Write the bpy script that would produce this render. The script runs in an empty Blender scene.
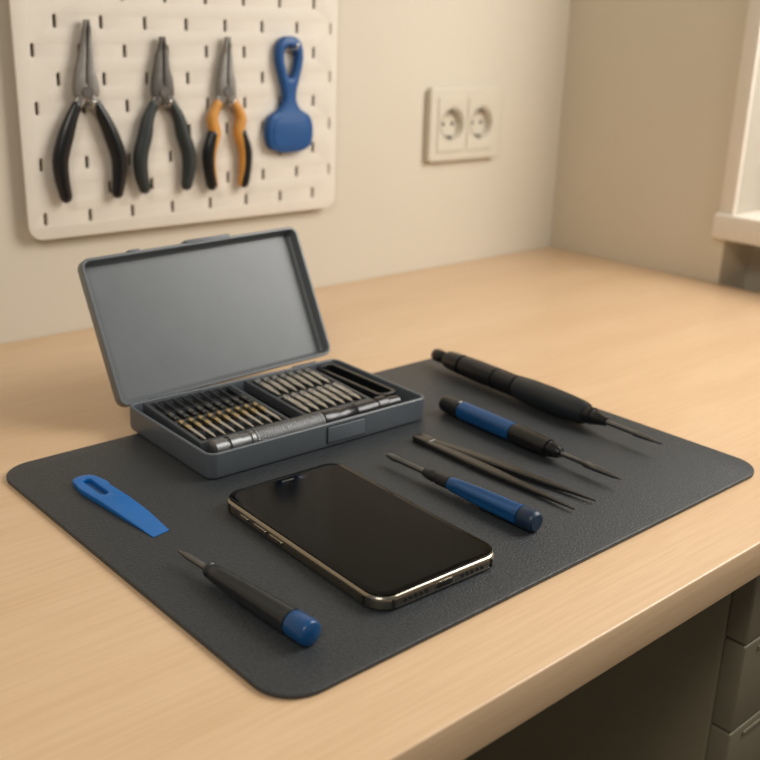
import bpy, bmesh
from math import *
from mathutils import Matrix, Vector
S=bpy.context.scene
COL=S.collection
YB,XR,YF=.6376,.9706,-.0566
FL=-.75
# ---------------------------------------------------------------- materials
def lin(c):
    return tuple(((v/255)/12.92 if v/255<=.04045 else ((v/255+.055)/1.055)**2.4) for v in c)+(1,)
def mat(name,col,rough=.5,metal=0,var=.06,scale=40,bump=0,bscale=400,coat=0,spec=.5,stretch=None,bd=.001):
    m=bpy.data.materials.new(name); m.use_nodes=True
    nt=m.node_tree; b=nt.nodes['Principled BSDF']
    c=lin(col)
    tc=nt.nodes.new('ShaderNodeTexCoord'); mp=nt.nodes.new('ShaderNodeMapping')
    if stretch: mp.inputs['Scale'].default_value=stretch
    nt.links.new(tc.outputs['Object'],mp.inputs[0])
    n=nt.nodes.new('ShaderNodeTexNoise'); n.inputs['Scale'].default_value=scale; n.inputs['Detail'].default_value=4
    nt.links.new(mp.outputs[0],n.inputs['Vector'])
    r=nt.nodes.new('ShaderNodeValToRGB')
    r.color_ramp.elements[0].position=.3; r.color_ramp.elements[1].position=.7
    r.color_ramp.elements[0].color=tuple(v*(1-var) for v in c[:3])+(1,)
    r.color_ramp.elements[1].color=tuple(min(1,v*(1+var)) for v in c[:3])+(1,)
    nt.links.new(n.outputs['Fac'],r.inputs[0]); nt.links.new(r.outputs[0],b.inputs['Base Color'])
    b.inputs['Roughness'].default_value=rough; b.inputs['Metallic'].default_value=metal
    b.inputs['Specular IOR Level'].default_value=spec
    if coat: b.inputs['Coat Weight'].default_value=coat; b.inputs['Coat Roughness'].default_value=.05
    if bump:
        n2=nt.nodes.new('ShaderNodeTexNoise'); n2.inputs['Scale'].default_value=bscale; n2.inputs['Detail'].default_value=3
        nt.links.new(tc.outputs['Object'],n2.inputs['Vector'])
        bp=nt.nodes.new('ShaderNodeBump'); bp.inputs['Strength'].default_value=bump; bp.inputs['Distance'].default_value=bd
        nt.links.new(n2.outputs['Fac'],bp.inputs['Height']); nt.links.new(bp.outputs[0],b.inputs['Normal'])
    return m
def woodmat():
    m=bpy.data.materials.new('beech_wood'); m.use_nodes=True
    nt=m.node_tree; b=nt.nodes['Principled BSDF']; N=nt.nodes.new; K=nt.links.new
    tc=N('ShaderNodeTexCoord')
    def nz(sc,scale,det,dist=0):
        mp=N('ShaderNodeMapping'); mp.inputs['Scale'].default_value=sc; K(tc.outputs['Object'],mp.inputs[0])
        n=N('ShaderNodeTexNoise'); n.inputs['Scale'].default_value=scale; n.inputs['Detail'].default_value=det
        n.inputs['Distortion'].default_value=dist; K(mp.outputs[0],n.inputs['Vector']); return n
    a=nz((.7,7,7),2.0,4,.5); f=nz((9,200,200),2.0,4)
    r=N('ShaderNodeValToRGB'); e=r.color_ramp.elements
    e[0].position=.3; e[0].color=lin((209,176,139)); e[1].position=.72; e[1].color=lin((219,189,155))
    K(a.outputs['Fac'],r.inputs[0])
    r2=N('ShaderNodeValToRGB'); e=r2.color_ramp.elements
    e[0].position=.38; e[0].color=(.76,.69,.60,1); e[1].position=.60; e[1].color=(1,1,1,1)
    K(f.outputs['Fac'],r2.inputs[0])
    mx=N('ShaderNodeMix'); mx.data_type='RGBA'; mx.blend_type='MULTIPLY'; mx.inputs[0].default_value=.26
    K(r.outputs[0],mx.inputs[6]); K(r2.outputs[0],mx.inputs[7]); K(mx.outputs[2],b.inputs['Base Color'])
    b.inputs['Roughness'].default_value=.31
    bp=N('ShaderNodeBump'); bp.inputs['Strength'].default_value=.10; bp.inputs['Distance'].default_value=.0003
    K(f.outputs['Fac'],bp.inputs['Height']); K(bp.outputs[0],b.inputs['Normal'])
    return m
M=dict(
 wall=mat('wall_paint',(205,196,180),.85,var=.02,scale=3,bump=.12,bscale=500),
 wallr=mat('wall_paint_side',(206,196,177),.85,var=.02,scale=3,bump=.12,bscale=500),
 floor=mat('floor_grey',(100,94,78),.6,var=.1,scale=6),
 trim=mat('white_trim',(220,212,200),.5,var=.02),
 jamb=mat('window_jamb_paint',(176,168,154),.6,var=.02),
 wood=woodmat(),
 pad=mat('mat_rubber',(48,52,56),.46,var=.30,scale=420,bump=.8,bscale=650,bd=.0006),
 peg=mat('pegboard_paint',(216,208,196),.65,var=.02),
 case=mat('case_plastic',(86,93,100),.40,var=.04,bump=.08,bscale=1500),
 caseIn=mat('case_plastic_inner',(96,101,105),.34,var=.04,bump=.06,bscale=1500),
 dark=mat('dark_plastic',(28,30,32),.45,var=.08),
 rack=mat('rack_plastic',(60,64,68),.42,var=.06),
 black=mat('black_rubber',(19,20,22),.28,var=.1,bump=.05,bscale=900),
 grip=mat('charcoal_grip',(30,35,40),.34,var=.1,bump=.10,bscale=900),
 green=mat('greenish_grip',(40,46,46),.45,var=.08,bump=.1,bscale=900),
 blue=mat('blue_plastic',(8,70,122),.30,var=.06),
 blue2=mat('bright_blue_plastic',(8,98,172),.36,var=.05),
 hang=mat('hanging_blue_plastic',(12,74,134),.40,var=.05),
 navy=mat('navy_plastic',(16,42,68),.42,var=.06),
 orange=mat('orange_plastic',(200,140,62),.42,var=.06),
 steel=mat('steel',(205,204,200),.26,.95,var=.06,scale=120),
 jaw=mat('plier_steel',(146,142,138),.36,.75,var=.08,scale=120),
 jaw2=mat('plier_steel_dark',(112,109,106),.36,.75,var=.08,scale=120),
 dsteel=mat('dark_steel',(118,120,122),.30,.95,var=.08,scale=120),
 hsteel=mat('handle_steel',(132,134,136),.38,.9,var=.06,scale=120),
 gunmetal=mat('gunmetal',(70,70,72),.30,.85,var=.08,scale=120),
 tweeze=mat('tweezer_steel',(86,85,84),.28,.9,var=.08,scale=120),
 knurl=mat('knurled_steel',(120,122,124),.40,.85,var=.12,scale=1500,bump=.6,bscale=1500),
 brass=mat('brass',(206,188,150),.26,.95,var=.06,scale=120),
 champ=mat('champagne_frame',(162,155,142),.24,1,var=.03,scale=60),
 glass=mat('black_glass',(2,3,3),.06,var=.0,spec=.11),
 disp=mat('screen_off',(3,4,4),.10,var=.0,spec=.07),
 hole=mat('hole_black',(8,8,8),.7),
 sock=mat('socket_plastic',(204,196,180),.4,var=.02),
 cab=mat('cabinet_side_laminate',(128,120,98),.55,var=.03),
 drawer=mat('drawer_laminate',(120,113,95),.5,var=.03),
)
# ---------------------------------------------------------------- mesh helpers
def obj(name,me,m,parent=None,smooth=True,angle=40):
    o=bpy.data.objects.new(name,me); COL.objects.link(o)
    for mm in (m if isinstance(m,(list,tuple)) else [m]): me.materials.append(mm)
    if smooth and len(me.polygons):
        me.polygons.foreach_set('use_smooth',[True]*len(me.polygons))
        try: me.set_sharp_from_angle(angle=radians(angle))
        except Exception: pass
    if parent: o.parent=parent
    return o
def thing(name,label,cat,loc=(0,0,0),rotz=0,group=None,matrix=None):
    e=bpy.data.objects.new(name,None); COL.objects.link(e); e.empty_display_size=.02
    if matrix: e.matrix_world=matrix
    else: e.location=loc; e.rotation_euler=(0,0,rotz)
    e['label']=label; e['category']=cat
    if group: e['group']=group
    return e
def tag(o,label,cat,group=None):
    o['label']=label; o['category']=cat
    if group:o['group']=group
    return o
def rr(w,h,r,n=8,cx=0,cy=0):
    r=max(r,1e-5); p=[]
    for i,(sx,sy) in enumerate(((1,1),(-1,1),(-1,-1),(1,-1))):
        for k in range(n+1):
            a=pi/2*i+pi/2*k/n
            p.append((cx+sx*(w/2-r)+r*cos(a),cy+sy*(h/2-r)+r*sin(a)))
    return p
def stack(name,loops,m,parent=None,cap0=True,cap1=True,T=None,closed=False,**k):
    bm=bmesh.new(); L=[[bm.verts.new(p) for p in lp] for lp in loops]; n=len(L[0])
    pairs=list(zip(L,L[1:]))+([(L[-1],L[0])] if closed else [])
    for a,b in pairs:
        for i in range(n): bm.faces.new((a[i],a[(i+1)%n],b[(i+1)%n],b[i]))
    if not closed:
        if cap0: bm.faces.new(L[0][::-1])
        if cap1: bm.faces.new(L[-1])
    bmesh.ops.recalc_face_normals(bm,faces=bm.faces)
    if T: bm.transform(T)
    me=bpy.data.meshes.new(name); bm.to_mesh(me); bm.free()
    return obj(name,me,m,parent,**k)
def slab(name,w,h,r,z0,z1,m,parent=None,bev=.001,cx=0,cy=0,T=None,n=8,steps=3,**k):
    lp=[]
    prof=[]
    for s in range(steps+1):
        a=pi/2*s/steps; prof.append((bev*(1-sin(a)),z0+bev*(1-cos(a))))
    for s in range(steps+1):
        a=pi/2*s/steps; prof.append((bev*(1-cos(a)),z1-bev*(1-sin(a))))
    for i,z in prof: lp.append([(x,y,z) for x,y in rr(w-2*i,h-2*i,max(r-i,1e-4),n,cx,cy)])
    return stack(name,lp,m,parent,T=T,**k)
def tray(name,w,h,r,H,wall,fl,m,parent=None,bev=.002,T=None,lip=.0006,cx=0,cy=0):
    def R(i,z): return [(x,y,z) for x,y in rr(w-2*i,h-2*i,max(r-i,1e-3),8,cx,cy)]
    prof=[(bev,0),(bev*.3,bev*.3),(0,bev),(0,H-lip),(lip,H),(wall-lip,H),(wall,H-lip),(wall+.0008,fl+.002),(wall+.003,fl)]
    return stack(name,[R(i,z) for i,z in prof],m,parent,T=T)
def box(name,x0,x1,y0,y1,z0,z1,m,parent=None,bev=0.0,T=None):
    if bev: return slab(name,x1-x0,y1-y0,bev*1.2,z0,z1,m,parent,bev=bev,cx=(x0+x1)/2,cy=(y0+y1)/2,n=3,T=T)
    lo=[(x0,y0),(x1,y0),(x1,y1),(x0,y1)]
    return stack(name,[[(x,y,z0) for x,y in lo],[(x,y,z1) for x,y in lo]],m,parent,smooth=False,T=T)
def lathe(name,prof,m,parent=None,seg=32,T=None,z=0,flute=0,nf=6,**k):
    loops=[]
    for p in prof:
        t,r=p[0],max(p[1],1e-5); fl=p[2] if len(p)>2 else 0
        loops.append([((r*(1-fl*(.5+.5*cos(nf*2*pi*i/seg))))*cos(2*pi*i/seg),t,z+(r*(1-fl*(.5+.5*cos(nf*2*pi*i/seg))))*sin(2*pi*i/seg)) for i in range(seg)])
    return stack(name,loops,m,parent,T=T,**k)
def cat(pts,n=8):
    P=[Vector(p) for p in pts]; P=[2*P[0]-P[1]]+P+[2*P[-1]-P[-2]]; out=[]
    for i in range(1,len(P)-2):
        for k in range(n):
            t=k/n; a,b,c,d=P[i-1:i+3]
            out.append(.5*((2*b)+(c-a)*t+(2*a-5*b+4*c-d)*t*t+(3*b-a-3*c+d)*t**3))
    out.append(P[-2]); return out
def sweep(name,pts,rads,m,parent=None,seg=16,n=8,up=(0,1,0),ry=1.0,T=None,roundend=True,**k):
    q=cat(pts,n)
    rv=cat([(r,0,0) for r in rads],n); R=[v.x for v in rv]
    up=Vector(up); loops=[]
    def ring(c,tan,r,ru):
        s=tan.cross(up).normalized(); w=s.cross(tan).normalized()
        return [tuple(c+s*r*cos(2*pi*i/seg)+w*ru*sin(2*pi*i/seg)) for i in range(seg)]
    for i,c in enumerate(q):
        tan=(q[min(i+1,len(q)-1)]-q[max(i-1,0)]).normalized()
        if roundend and i==0:
            for a in (80,55,30): loops.append(ring(c-tan*R[0]*sin(radians(a)),tan,R[0]*cos(radians(a)),R[0]*ry*cos(radians(a))))
        loops.append(ring(c,tan,R[i],R[i]*ry))
        if roundend and i==len(q)-1:
            for a in (30,55,80): loops.append(ring(c+tan*R[i]*sin(radians(a)),tan,R[i]*cos(radians(a)),R[i]*ry*cos(radians(a))))
    return stack(name,loops,m,parent,T=T,**k)
def shape2d(name,outlines,depth,m,parent=None,bev=0,T=None,fn=None,**k):
    cu=bpy.data.curves.new(name+'_c','CURVE'); cu.dimensions='2D'; cu.fill_mode='BOTH'
    cu.extrude=max(depth/2-bev,1e-5); cu.bevel_depth=bev; cu.bevel_resolution=2; cu.offset=-bev
    for ol in outlines:
        sp=cu.splines.new('POLY'); sp.points.add(len(ol)-1); sp.use_cyclic_u=True
        for i,p in enumerate(ol): sp.points[i].co=(p[0],p[1],0,1)
    o=bpy.data.objects.new('tmp',cu); COL.objects.link(o)
    dg=bpy.context.evaluated_depsgraph_get(); dg.update()
    me=bpy.data.meshes.new_from_object(o.evaluated_get(dg)); me.materials.clear()
    bpy.data.objects.remove(o); bpy.data.curves.remove(cu)
    bm=bmesh.new(); bm.from_mesh(me)
    bmesh.ops.remove_doubles(bm,verts=bm.verts,dist=1e-6); bmesh.ops.recalc_face_normals(bm,faces=bm.faces)
    if fn:
        for v in bm.verts: v.co=fn(v.co)
    if T: bm.transform(T)
    bm.to_mesh(me); bm.free(); me.name=name
    return obj(name,me,m,parent,**k)
def smooth2d(pts,n=6):
    P=[Vector((p[0],p[1],0)) for p in pts]; N=len(P); out=[]
    for i in range(N):
        a,b,c,d=P[i-1],P[i],P[(i+1)%N],P[(i+2)%N]
        for k in range(n):
            t=k/n; v=.5*((2*b)+(c-a)*t+(2*a-5*b+4*c-d)*t*t+(3*b-a-3*c+d)*t**3); out.append((v.x,v.y))
    return out
XZ=Matrix(((1,0,0,0),(0,0,-1,0),(0,1,0,0),(0,0,0,1)))
# ---------------------------------------------------------------- room
def struct(o): o['kind']='structure'; return o
struct(box('wall_back',-1.6,XR+.20,YB,YB+.1,FL,1.75,M['wall']))
wy0,wy1,wz0,wz1=-.95,.338,.090,1.25
bm=bmesh.new()
def addbox(bm,x0,x1,y0,y1,z0,z1):
    v=[bm.verts.new(p) for p in((x0,y0,z0),(x1,y0,z0),(x1,y1,z0),(x0,y1,z0),(x0,y0,z1),(x1,y0,z1),(x1,y1,z1),(x0,y1,z1))]
    for f in((3,2,1,0),(4,5,6,7),(0,1,5,4),(1,2,6,5),(2,3,7,6),(3,0,4,7)): bm.faces.new([v[i] for i in f])
addbox(bm,XR,XR+.20,.352,YB,FL,1.75); addbox(bm,XR,XR+.20,-2.2,wy0,FL,1.75)
addbox(bm,XR+.07,XR+.20,wy0,.352,FL,wz0-.032); addbox(bm,XR,XR+.20,wy0,.352,wz1,1.75)
me=bpy.data.meshes.new('wall_right'); bm.to_mesh(me); bm.free()
struct(obj('wall_right',me,M['wallr'],smooth=False))
struct(box('floor',-1.6,XR+.20,-2.2,YB,FL-.05,FL,M['floor']))
struct(box('trim_1',XR-.014,XR+.19,wy0-.05,.364,wz0-.032,wz0,M['trim'],bev=.002))
w=thing('window_1','white framed window with a deep pale sill','window',(XR,.0,wz0)); w['kind']='structure'
for a in('label','category'): del w[a]
box('casing',-.008,.0,.340,.361,.0,wz1-wz0+.05,M['trim'],w,bev=.0015)
box('casing',-.008,.0,wy0-.045,wy0,.0,wz1-wz0+.05,M['trim'],w,bev=.0015)
box('casing',-.008,.0,wy0,.340,wz1-wz0,wz1-wz0+.05,M['trim'],w,bev=.0015)
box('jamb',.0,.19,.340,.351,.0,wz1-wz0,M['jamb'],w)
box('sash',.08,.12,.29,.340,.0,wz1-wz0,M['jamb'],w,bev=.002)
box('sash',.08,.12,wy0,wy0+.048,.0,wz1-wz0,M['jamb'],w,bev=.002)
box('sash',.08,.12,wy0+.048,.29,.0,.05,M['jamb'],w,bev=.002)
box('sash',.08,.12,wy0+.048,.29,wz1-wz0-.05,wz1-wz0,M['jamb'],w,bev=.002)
# ---------------------------------------------------------------- worktop + cabinet
wt=slab('desk_worktop',XR+1.5-.001,YB-YF-.001,.002,-.030,-.003,M['wood'],bev=.0012,cx=(XR-1.5)/2,cy=(YB+YF)/2,n=3)
tag(wt,'light beech wood desk worktop running along the walls','desk')
cb=thing('drawer_cabinet','dull beige drawer cabinet standing under the wooden worktop','cabinet',(.672,.22,FL))
H=-FL-.030
box('body',-.275,.275,-.235,.25,0,H,M['cab'],cb,bev=.002)
nd=9; dh_=(H-.02)/nd
for i in range(nd):
    z1=H-.012-i*dh_; z0=z1-dh_+.002
    d=box('drawer',-.275,.270,-.252,-.235,z0,z1,M['drawer'],cb,bev=.0015)
    box('handle',-.255,-.12,-.2532,-.252,z1-.010,z1-.006,M['drawer'],d,bev=.0005)
# ---------------------------------------------------------------- mat
pad=slab('desk_mat',.45,.3426,.024,-.003,0,M['pad'],bev=.0008,cx=.225,cy=.1713,n=12)
tag(pad,'dark grey rubber work mat with rounded corners on the wooden desk','mat')
# ---------------------------------------------------------------- phone
ph=thing('smartphone','black glass smartphone with champagne metal frame lying on the mat','phone',(.1376,.1107,0),radians(-2))
pw,pl,pr,pt=.0978,.167,.0142,.0098
slab('frame',pw,pl,pr,.0002,pt-.0006,M['champ'],ph,bev=.0026,n=14,steps=5)
slab('screen_glass',pw-.0032,pl-.0032,pr-.0016,pt-.0012,pt,M['glass'],ph,bev=.0005,n=14)
slab('display',pw-.0105,pl-.0105,pr-.005,pt-.0002,pt+.00004,M['disp'],ph,bev=.00001,n=12,steps=1)
nt_=slab('notch',.030,.0068,.0030,pt,pt+.00012,M['glass'],ph,bev=.00003,cy=pl/2-.0105,n=6,steps=1)
slab('earpiece',.010,.0012,.0006,pt+.0001,pt+.0002,M['dsteel'],nt_,bev=.00002,cy=pl/2-.0095,n=4,steps=1)
slab('front_camera_lens',.0032,.0032,.0016,pt+.0001,pt+.0002,M['navy'],nt_,bev=.00002,cx=.0100,cy=pl/2-.0108,n=5,steps=1)
Tb=Matrix.Translation((0,-pl/2-.0001,.0047))@XZ
slab('port_rim',.0146,.0046,.0023,-.0008,.00014,M['champ'],ph,bev=.0001,T=Tb,n=6)
slab('charging_port',.0130,.0034,.0017,-.0008,.0002,M['hole'],ph,bev=.0001,T=Tb,n=6)
for k in range(5):
    for s in(-1,1):
        slab('speaker_hole',.0026,.0026,.00129,-.0008,.00018,M['hole'],ph,bev=.0001,T=Tb,cx=s*(.0140+.0040*k),n=4,steps=1)
TL=Matrix.Translation((-pw/2-.0001,0,.0048))@Matrix(((0,0,-1,0),(1,0,0,0),(0,1,0,0),(0,0,0,1)))
for c,l in((.052,.009),(.034,.014),(.016,.014)):
    slab('side_button',l,.0030,.0014,-.0004,.0009,M['champ'],ph,bev=.0003,T=TL,cx=c,n=5)
for c in(.070,-.070): slab('antenna_band',.0016,.0056,.0004,-.0004,.00013,M['hole'],ph,bev=.00005,T=TL,cx=c,n=3,steps=1)
for c in(.040,-.040): slab('antenna_band',.0016,.0054,.0004,-.0004,.00015,M['hole'],ph,bev=.00005,T=Tb,cx=c*.95,n=3,steps=1)
# ---------------------------------------------------------------- case
A=-1.6
CX,CY=.2120,.2915
cs=thing('screwdriver_bit_case','open grey plastic bit case with raised lid on the mat','tool case',(CX,CY,0),radians(A))
CW,CD,CH=.206,.125,.0200
tray('base',CW,CD,.008,CH,.0028,.0022,M['case'],cs,bev=.0035)
th=radians(26)
Tl=Matrix.Translation((0,CD/2+.002,CH+.0005))@Matrix(((1,0,0,0),(0,sin(th),-cos(th),0),(0,cos(th),sin(th),0),(0,0,0,1)))@Matrix.Rotation(radians(1.8),4,'Z')@Matrix.Translation((-.0015,CD/2-.0022,-.012))
tray('lid',CW+.003,CD-.0044,.008,.012,.0028,.0018,M['caseIn'],cs,bev=.003,T=Tl)
box('latch',-.010,.034,CD/2-.0032,CD/2+.0000,.003,.0125,M['case'],cs,bev=.0006,T=Tl)
box('latch',-.062,-.052,CD/2-.0032,CD/2-.0008,.006,.0122,M['case'],cs,bev=.0004,T=Tl)
box('latch_plate',.000,.036,-CD/2-.0012,-CD/2+.001,.0045,.0170,M['case'],cs,bev=.0005)
box('latch_seam',-.0008,.0368,-CD/2-.0003,-CD/2+.001,.0037,.0178,M['hole'],cs,bev=.0002)
for x in(-.07,.07):
    lathe('hinge',[(-.012,.0001),(-.012,.0026),(.012,.0026),(.012,.0001)],M['case'],cs,seg=16,T=Matrix.Translation((x,CD/2+.0014,CH-.0024))@Matrix.Rotation(pi/2,4,'Z'))
slab('insert',CW-.012,CD-.012,.004,.0022,.0062,M['dark'],cs,bev=.0006)
v0,v1=-.034,.054
RT=Matrix.Translation((0,v0,.0155))@Matrix.Rotation(radians(2.6),4,'X')@Matrix.Translation((0,-v0,0))
def rack(u0,u1):
    o=shape2d('bit_rack',[[(u0,v0),(u1,v0),(u1,v1),(u0,v1)],[(u0+.0032,v0+.0032),(u0+.0032,v1-.0032),(u1-.0032,v1-.0032),(u1-.0032,v0+.0032)]],.0085,M['rack'],cs,bev=.0005,T=RT@Matrix.Translation((0,0,-.0022)))
    box('rack_floor',u0+.002,u1-.002,v0+.002,v1-.002,-.0066,-.0040,M['dark'],o,T=RT)
    vm=(v0+v1)/2
    for vv,hh in((vm,.0010),(v0+.022,-.0002),(v1-.022,-.0002)):
        box('cross_bar',u0+.002,u1-.002,vv-.0020,vv+.0020,-.0042,hh,M['rack'],o,bev=.0004,T=RT)
    return o
for a,b in [(-.093,-.013),(.000,.067)]: rack(a,b)
shape2d('accessory_pocket',[rr(.020,.092,.006,6,.0840,.010),rr(.013,.085,.004,6,.0840,.010)[::-1]],.012,M['black'],cs,bev=.0006,T=Matrix.Translation((0,0,.0132)))
Mc=Matrix.Translation((CX,CY,0))@Matrix.Rotation(radians(A),4,'Z')
ex=lathe('extension_rod',[(-.030,.0001),(-.030,.0032),(.000,.0032),(.001,.0024),(.034,.0024),(.035,.0001)],M['gunmetal'],None,seg=20)
ex.matrix_world=Mc@Matrix.Translation((.0840,.008,.0096)); tag(ex,'dark steel extension rod in the case side pocket','screwdriver part')
def bitmesh(name,ms,L=.034,hexr=.0024,hl=.016,sr=.0013):
    loops=[];seg=12
    def ring(t,r,hx):
        o=[]
        for i in range(seg):
            a=2*pi*i/seg; rad=r*(cos(pi/6)/cos(((a+pi/6)%(pi/3))-pi/6) if hx else 1); o.append((rad*cos(a),t,rad*sin(a)))
        return o
    st=[(0,hexr*.8,1),(.0006,hexr,1),(.005,hexr,1),(.0055,hexr*.78,0),(.007,hexr*.78,0),(.0075,hexr,1),(hl,hexr,1),(hl+.0015,sr,0),(L-.006,sr,0),(L,.0004,0)]
    for t,r,hx in st: loops.append(ring(t,r,hx))
    bm=bmesh.new(); Lp=[[bm.verts.new(p) for p in lp] for lp in loops]
    for j,(a,b) in enumerate(zip(Lp,Lp[1:])):
        for i in range(seg):
            f=bm.faces.new((a[i],a[(i+1)%seg],b[(i+1)%seg],b[i])); f.material_index=0 if j<7 else 1
    bm.faces.new(Lp[0][::-1]); bm.faces.new(Lp[-1]); bmesh.ops.recalc_face_normals(bm,faces=bm.faces)
    me=bpy.data.meshes.new(name); bm.to_mesh(me); bm.free()
    for m in ms: me.materials.append(m)
    me.polygons.foreach_set('use_smooth',[True]*len(me.polygons)); me.set_sharp_from_angle(angle=radians(35))
    return me
meA=bitmesh('screwdriver_bit_brass',(M['brass'],M['steel']),L=.039,hexr=.0022); meB=bitmesh('screwdriver_bit_steel',(M['steel'],M['steel']),L=.037,hexr=.0028,hl=.022,sr=.0017); meC=bitmesh('screwdriver_bit_dark',(M['dsteel'],M['gunmetal']),L=.039,hexr=.0022)
def bits(me,u0,u1,n,vs,label,flip):
    for i in range(n):
        u=u0+(u1-u0)*i/(n-1)
        o=bpy.data.objects.new('screwdriver_bit',me); COL.objects.link(o)
        R=Matrix.Rotation(pi,4,'Z') if flip else Matrix.Identity(4)
        o.matrix_world=Mc@RT@Matrix.Translation((u,vs,.0018))@R
        tag(o,label,'screwdriver bit','bits in the case racks')
bits(meC,-.086,-.020,9,.0115,'dark steel screwdriver bit held in the case rack',False)
bits(meA,-.086,-.020,9,.0090,'brass-coloured steel screwdriver bit held in the case rack',True)
bits(meB,.008,.059,7,.0490,'silver steel screwdriver bit held in the case rack',True)
bits(meB,.008,.059,7,.0070,'silver steel screwdriver bit held in the case rack',True)
dh=thing('driver_handle','knurled steel precision driver handle lying along the case front','screwdriver handle',matrix=Mc@Matrix.Translation((-.092,-.0480,.0062))@Matrix.Rotation(-pi/2,4,'Z'))
zz=.0102
lathe('end_cap',[(0,.0001),(0,.0064),(.001,.0076),(.010,.0076),(.011,.0064),(.013,.0064)],M['hsteel'],dh,z=zz)
lathe('neck_ring',[(.013,.006),(.0132,.0078),(.022,.0078),(.0225,.0066),(.030,.0066),(.031,.0078),(.034,.0078),(.034,.006)],M['hsteel'],dh,z=zz)
kp=[(.034,.006),(.0345,.0082)]
for i in range(24):
    t=.036+i*.0024; kp+=[(t,.0082),(t+.0005,.0079),(t+.0010,.0079),(t+.0014,.0082)]
kp+=[(.0955,.0082),(.0965,.0068)]
lathe('grip',kp,M['knurl'],dh,z=zz)
lathe('shaft',[(.096,.006),(.0975,.0076),(.110,.0076),(.112,.0066),(.128,.0066),(.129,.0072),(.131,.0066),(.150,.0066),(.151,.0076),(.160,.0076),(.162,.0056),(.174,.0050),(.175,.0001)],M['gunmetal'],dh,z=zz)
# ---------------------------------------------------------------- hand tools on the mat
def toolframe(name,label,cat_,back,tip,**k):
    b=Vector((back[0],back[1],0)); t=Vector((tip[0],tip[1],0)); d=(t-b)
    ang=atan2(d.y,d.x)-pi/2
    e=thing(name,label,cat_,tuple(b),ang,**k); return e,d.length
e,L=toolframe('screwdriver','slim black screwdriver with a blue end cap on the mat','screwdriver',(.0410,.0305),(.0335,.149))
z=.0075
lathe('end_cap',[(0,.0001),(0,.0062),(.0003,.0067),(.0012,.0072),(.0025,.0074),(.0145,.0074),(.0155,.0068)],M['blue'],e,z=z)
lathe('handle',[(.0155,.006),(.0158,.0074,.0),(.022,.0074,.10),(.052,.0067,.12),(.076,.0056,.06),(.084,.0050,0),(.0850,.0042),(.0870,.0042),(.0875,.0047),(.0895,.0042),(.0905,.001)],M['grip'],e,z=z,seg=48)
lathe('blade',[(.089,.0020),(L-.008,.0019),(L-.001,.0011),(L,.0006)],M['dsteel'],e,z=z,seg=20)
e,L=toolframe('screwdriver','small screwdriver with a blue handle on the mat','screwdriver',(.2305,.0395),(.2270,.179))
z=.0074
lathe('end_cap',[(0,.0001),(0,.0054),(.0012,.0068),(.003,.0072),(.012,.0074),(.013,.0068)],M['navy'],e,z=z)
lathe('handle',[(.013,.006),(.0133,.0073,0),(.019,.0074,.14),(.045,.0070,.14),(.066,.0058,.1),(.072,.0052,0),(.0765,.0046),(.0775,.003)],M['blue'],e,z=z,seg=48)
lathe('collar',[(.0765,.003),(.077,.0047),(.088,.0045),(.089,.0038),(.091,.0038),(.092,.0044),(.097,.0040),(.101,.0032),(.101,.001)],M['dark'],e,z=z)
lathe('blade',[(.099,.0021),(.128,.0021),(.129,.0025),(.136,.0024),(L,.0016),(L+.0005,.0003)],M['dsteel'],e,z=z,seg=20)
e,L=toolframe('screwdriver','long screwdriver with blue and black handle on the mat','screwdriver',(.3375,.2320),(.3285,.045))
z=.0080
lathe('end_cap',[(0,.0001),(0,.0052),(.0012,.0066),(.004,.0072),(.020,.0073),(.021,.0062),(.0225,.006)],M['black'],e,z=z)
lathe('handle',[(.0225,.0055),(.023,.0074),(.030,.0080,.06),(.070,.0080,.06),(.081,.0076),(.0815,.006)],M['blue'],e,z=z,seg=48)
lathe('grip',[(.0815,.006),(.082,.0076),(.090,.0079),(.108,.0074),(.1185,.0070),(.119,.0054),(.1215,.0054),(.122,.0062),(.128,.0048),(.1305,.0036),(.1305,.001)],M['black'],e,z=z)
lathe('blade',[(.129,.0021),(.153,.0021),(.154,.0029),(.165,.0026),(L-.006,.0016),(L,.0003)],M['dsteel'],e,z=z,seg=20)
e,L=toolframe('precision_driver','large black pen-shaped precision driver with a thin steel blade','screwdriver',(.4175,.3255),(.4010,.061))
z=.0114
lathe('end_knob',[(0,.0001),(.0004,.0036),(.002,.0054),(.006,.0062),(.012,.0060),(.015,.0050),(.016,.0042),(.021,.0042)],M['black'],e,z=z)
lathe('rear_body',[(.020,.003),(.0205,.0078),(.024,.0088),(.040,.0094),(.0405,.0078),(.0435,.0078),(.044,.0094),(.060,.0099),(.085,.0098),(.0855,.0086),(.0880,.0086),(.0885,.0098),(.110,.0096),(.1105,.0080),(.1125,.0080)],M['black'],e,z=z)
lathe('grip',[(.112,.0075),(.1125,.0102),(.128,.0110),(.150,.0112),(.170,.0108),(.186,.0098),(.190,.0086),(.191,.0066)],M['grip'],e,z=z)
lathe('collar',[(.190,.005),(.191,.0074),(.1965,.0072),(.197,.0060),(.199,.0060),(.200,.0062),(.204,.0050),(.211,.0036),(.212,.001)],M['black'],e,z=z)
lathe('blade',[(.210,.0022),(.238,.0022),(.239,.0027),(.246,.0025),(L,.0009)],M['dsteel'],e,z=z,seg=20)
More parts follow.
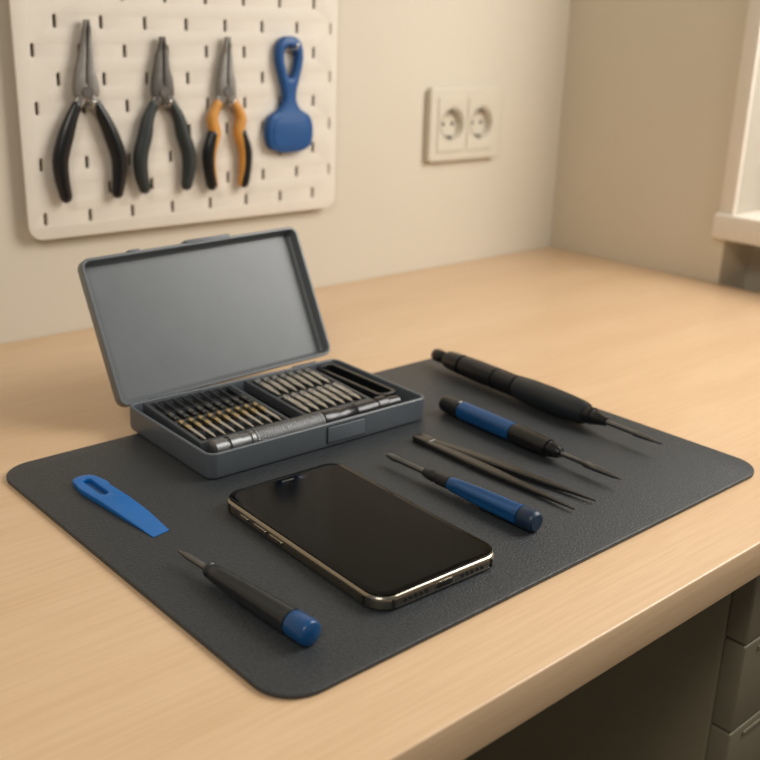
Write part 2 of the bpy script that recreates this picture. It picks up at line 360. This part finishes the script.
# tweezers
tz=thing('tweezers','dark steel pointed tweezers lying on the mat','tweezers',(.2765,.198,0))
def arm(side):
    if side>0: P=[(0.0022,0),(.0034,-.018),(.0074,-.045),(.0114,-.080),(.0152,-.120),(.0190,-.156)]
    else: P=[(-.0022,0),(-.0020,-.018),(-.0018,-.045),(-.0022,-.080),(-.0024,-.120),(-.0030,-.155)]
    hh=[.0022,.0022,.0024,.0024,.0018,.0005]; tt=[.0029,.0032,.0041,.0043,.0023,.0004]
    q=cat([(x,y,0) for x,y in P],8); Hh=[v.x for v in cat([(h,0,0) for h in hh],8)]; Tt=[v.x for v in cat([(h,0,0) for h in tt],8)]
    loops=[]
    for i,c in enumerate(q):
        tan=(q[min(i+1,len(q)-1)]-q[max(i-1,0)]).normalized(); s=Vector((tan.y,-tan.x,0)); h=Hh[i];t=Tt[i]; b=min(t,h)*.45
        zc=.0025
        loops.append([tuple(c+s*a+Vector((0,0,zc+d))) for a,d in((-t,-h+b),(-t+b,-h),(t-b,-h),(t,-h+b),(t,h-b),(t-b,h),(-t+b,h),(-t,h-b))])
    return stack('arm',loops,M['tweeze'],tz,angle=30)
arm(1);arm(-1)
slab('joint',.0110,.018,.0030,.0001,.0052,M['tweeze'],tz,bev=.0010,cx=.0002,cy=-.006,n=5)
# spudger
sp=thing('spudger','flat blue plastic opening tool with a slot lying on the mat','pry tool',(.040,.235,0))
ol=smooth2d([(.0085,.030),(.0075,.046),(.0055,.051),(.0015,.0535),(-.004,.0535),(-.0085,.051),(-.0098,.045),(-.0095,.028)],5)[:-5]+[(-.0090,.012),(-.0072,-.012),(-.0050,-.034),(-.0036,-.0500),(.0090,-.0478),(.0104,-.020),(.0098,.004)]
slot=rr(.0062,.030,.0031,6,-.0010,.032)[::-1]
shape2d('body',[ol,slot],.0040,M['blue2'],sp,bev=.0007,fn=lambda c:Vector((c.x,c.y,(c.z+.002)*(1 if c.y>.0 else max(.12,1+c.y/.05*.88)))))
shape2d('slot_floor',[rr(.0060,.0298,.0030,6,-.0010,.032)],.0012,M['blue'],sp,bev=0.0001,T=Matrix.Translation((0,0,.0008)))
# ---------------------------------------------------------------- pegboard
BF=YB-.012
pb=thing('pegboard','white perforated metal pegboard mounted on the wall','pegboard',(.3425,YB,.095))
ox,oz=.3425,.095
px0,px1,pz0,pz1=.157,.538,.097,.62
hol=[]
row=0; zc=pz0+.020
while zc<pz1-.012:
    xs=px0+.0175+(.0235 if row%2 else 0)
    while xs<px1-.010:
        hol.append(rr(.0038,.0125,.0018,3,xs,zc)[::-1]); xs+=.047
    zc+=.0262; row+=1
bd=shape2d('board',[rr(px1-px0,pz1-pz0,.014,8,(px0+px1)/2,(pz0+pz1)/2)]+hol,.0032,M['peg'],pb,bev=.0006,T=Matrix.Translation((-ox,-.0104,-oz))@XZ)
for x in(px0+.03,px1-.03):
    for z_ in(pz0+.04,pz1-.04):
        lathe('spacer',[(0,.006),(.0094,.006)],M['trim'],pb,seg=16,T=Matrix.Translation((x-ox,-.0090,z_-oz)))
def hook(x,z,L=.022):
    h=sweep('peg_hook',[(x,BF+.002,z),(x,BF-.008,z),(x,BF-L+.004,z),(x,BF-L,z+.003),(x,BF-L,z+.005)],[.0015]*5,M['steel'],up=(1,0,0),seg=10,n=4)
    return tag(h,'small steel hook fixed in the pegboard holding a tool','hook','pegboard hooks')
# ---------------------------------------------------------------- pliers (resting against the board)
PY=BF-.0071
def pliers(label,px,pz,tipdx,tipdz,hl,gm,kind,steel,hw=.031,scale=1.0,wj=1.0):
    e=thing('pliers',label,'pliers',(px,PY,pz),0,group='pliers on the pegboard')
    for s in(-1,1):
        o=[(s*.0005,-.004),(s*.012*wj,-.004),(s*.0125*wj,.004),(s*.0112*wj,.013),(s*.0084*wj,.022),(s*.0062*wj+tipdx*.4,.036),(s*.0042*wj+tipdx*.75,tipdz*.75),(s*.0020+tipdx,tipdz),(s*.0006+tipdx,tipdz),(s*.0006+tipdx*.4,.036),(s*.0005,.016)]
        if s<0:o=o[::-1]
        shape2d('jaw',[o],.0078,M[steel],e,bev=.0012,T=XZ)
    lathe('pivot',[(-.0054,.0001),(-.0054,.0050),(-.0048,.0056),(.0048,.0056),(.0054,.0050),(.0054,.0001)],M['jaw2'],e,seg=28)
    for s in(-1,1):
        sweep('tang',[(-s*.004,0,.006),(s*.004,0,-.004),(s*.0105,0,-.014),(s*.017,0,-.026)],[.0058,.0062,.0052,.0042],M[steel],e,ry=.6,seg=14)
        P=[(s*.0105,0,-.012),(s*.018,0,-.027),(s*(hw-.006),0,-.043),(s*hw,0,-.062),(s*hw,0,-.080),(s*(hw-.003),0,hl)]
        if kind=='plain':
            sweep('handle',P,[.0048,.0066,.0078,.0080,.0074,.0062],M[gm],e,ry=.85,seg=20)
        else:
            sweep('handle',P,[.0050,.0062,.0068,.0066,.0060,.0050],M['orange'],e,ry=.85,seg=20)
            o2=[(x+s*.0022,y,z) for x,y,z in P[2:]]
            sweep('handle_grip',o2,[.0060,.0068,.0064,.0060],M['black'],e,ry=1.02,seg=20)
    hook(px,pz-.0125)
    return e
pliers('needle-nose pliers with thick black grips hanging on the pegboard',.2215,.2365,.005,.066,-.098,'black','plain','jaw',hw=.0305)
pliers('long-nose pliers with dark green-grey grips hanging on the pegboard',.3045,.2355,.002,.053,-.095,'green','plain','jaw2',hw=.0280,wj=.95)
pliers('slim pliers with orange and black grips hanging on the pegboard',.3810,.2345,.003,.055,-.097,'black','duo','jaw',hw=.0215,wj=.85)
bt=thing('suction_opener','blue plastic opener with looped handle hanging on the pegboard','hand tool',(.4645,BF-.0056,.2215))
half=[(0,.070),(.008,.069),(.0150,.063),(.0175,.052),(.0165,.040),(.0125,.026),(.0085,.012),(.0085,.001),(.0150,-.008),(.0260,-.014),(.0310,-.024),(.0315,-.038),(.0275,-.049),(.0150,-.0540),(0,-.0550)]
ol=half+[(-x,y) for x,y in half[-2:0:-1]]
hl=[(0,.060),(.0060,.058),(.0085,.050),(.0075,.040),(.0045,.030),(0,.026)]
hl=hl+[(-x,y) for x,y in hl[-2:0:-1]]
shape2d('handle',[smooth2d(ol,4),smooth2d(hl,4)[::-1]],.011,M['hang'],bt,bev=.0030,T=XZ)
slab('head',.050,.032,.012,.000,.0064,M['hang'],bt,bev=.0012,cy=-.034,T=XZ,steps=4)
hook(.4645,.2215+.0575)
# ---------------------------------------------------------------- wall socket
so=thing('wall_socket','white double wall power socket mounted on the wall','power socket',(.7615,YB,.187))
Ts=Matrix.Translation((0,-.005,0))@XZ
def circ(r,cx,cy,n=32): return [(cx+r*cos(2*pi*i/n),cy+r*sin(2*pi*i/n)) for i in range(n)]
shape2d('cover_plate',[rr(.133,.094,.006,6)]+[circ(.0205,s*.0275,0)[::-1] for s in(-1,1)],.010,M['sock'],so,bev=.0015,T=Ts)
for s in(-1,1):
    T=Matrix.Translation((s*.0275,0,0))
    w_=lathe('socket_insert',[(-.0105,.0205),(-.0112,.0200),(-.0112,.0190),(-.0020,.0178),(-.0018,.0001)],M['sock'],so,T=T,cap0=False,cap1=True,seg=40)
    for d in(-1,1):
        lathe('pin_hole',[(-.0024,.0001),(-.0024,.0026),(-.0016,.0026)],M['hole'],w_,T=T@Matrix.Translation((d*.0085,0,0)),seg=14)
        box('ground_clip',-.002,.002,-.010,-.002,d*.0165-.0015,d*.0165+.0015,M['dsteel'],w_,T=T)
    shape2d('insert_frame',[rr(.052,.070,.003,4,s*.0275,0),circ(.0215,s*.0275,0)[::-1]],.0016,M['sock'],so,bev=.0004,T=Matrix.Translation((0,-.0106,0))@XZ)
# ---------------------------------------------------------------- lights
def area(name,loc,target,size,power,col,shape='RECTANGLE',sy=None):
    l=bpy.data.lights.new(name,'AREA'); l.shape=shape; l.size=size; l.size_y=sy or size; l.energy=power; l.color=col
    o=bpy.data.objects.new(name,l); COL.objects.link(o); o.location=loc
    o.rotation_euler=(Vector(target)-Vector(loc)).to_track_quat('-Z','Y').to_euler(); return o
area('key_light',(-.75,-.45,1.15),(.10,.3,0),.40,7.8,(1,.93,.82))
area('window_light',(XR+.02,-.20,.70),(.25,.10,0),.60,13.5,(1,.96,.89),sy=.7)
area('sky_glow',(XR+.60,-.30,.70),(XR,.3,.3),.8,.8,(1,.97,.92))
wd=bpy.data.worlds.new('world'); S.world=wd; wd.use_nodes=True
bg=wd.node_tree.nodes['Background']; bg.inputs[0].default_value=(1,.93,.83,1); bg.inputs[1].default_value=.22
# ---------------------------------------------------------------- camera
f,yaw,pitch,roll=1011.6,.7348,.3357,.0317
fw=Vector((sin(yaw)*cos(pitch),cos(yaw)*cos(pitch),-sin(pitch)))
r0=Vector((cos(yaw),-sin(yaw),0)); u0=r0.cross(fw)
r=r0*cos(roll)+u0*sin(roll); u=-r0*sin(roll)+u0*cos(roll)
c=bpy.data.cameras.new('camera'); co=bpy.data.objects.new('camera',c); COL.objects.link(co)
c.sensor_width=36; c.lens=f/760*36; c.clip_start=.01
co.matrix_world=Matrix(((r.x,u.x,-fw.x,-.237),(r.y,u.y,-fw.y,-.3233),(r.z,u.z,-fw.z,.3042),(0,0,0,1)))
c.dof.use_dof=True; c.dof.focus_distance=.64; c.dof.aperture_fstop=8
S.camera=co
S.view_settings.view_transform='Standard'
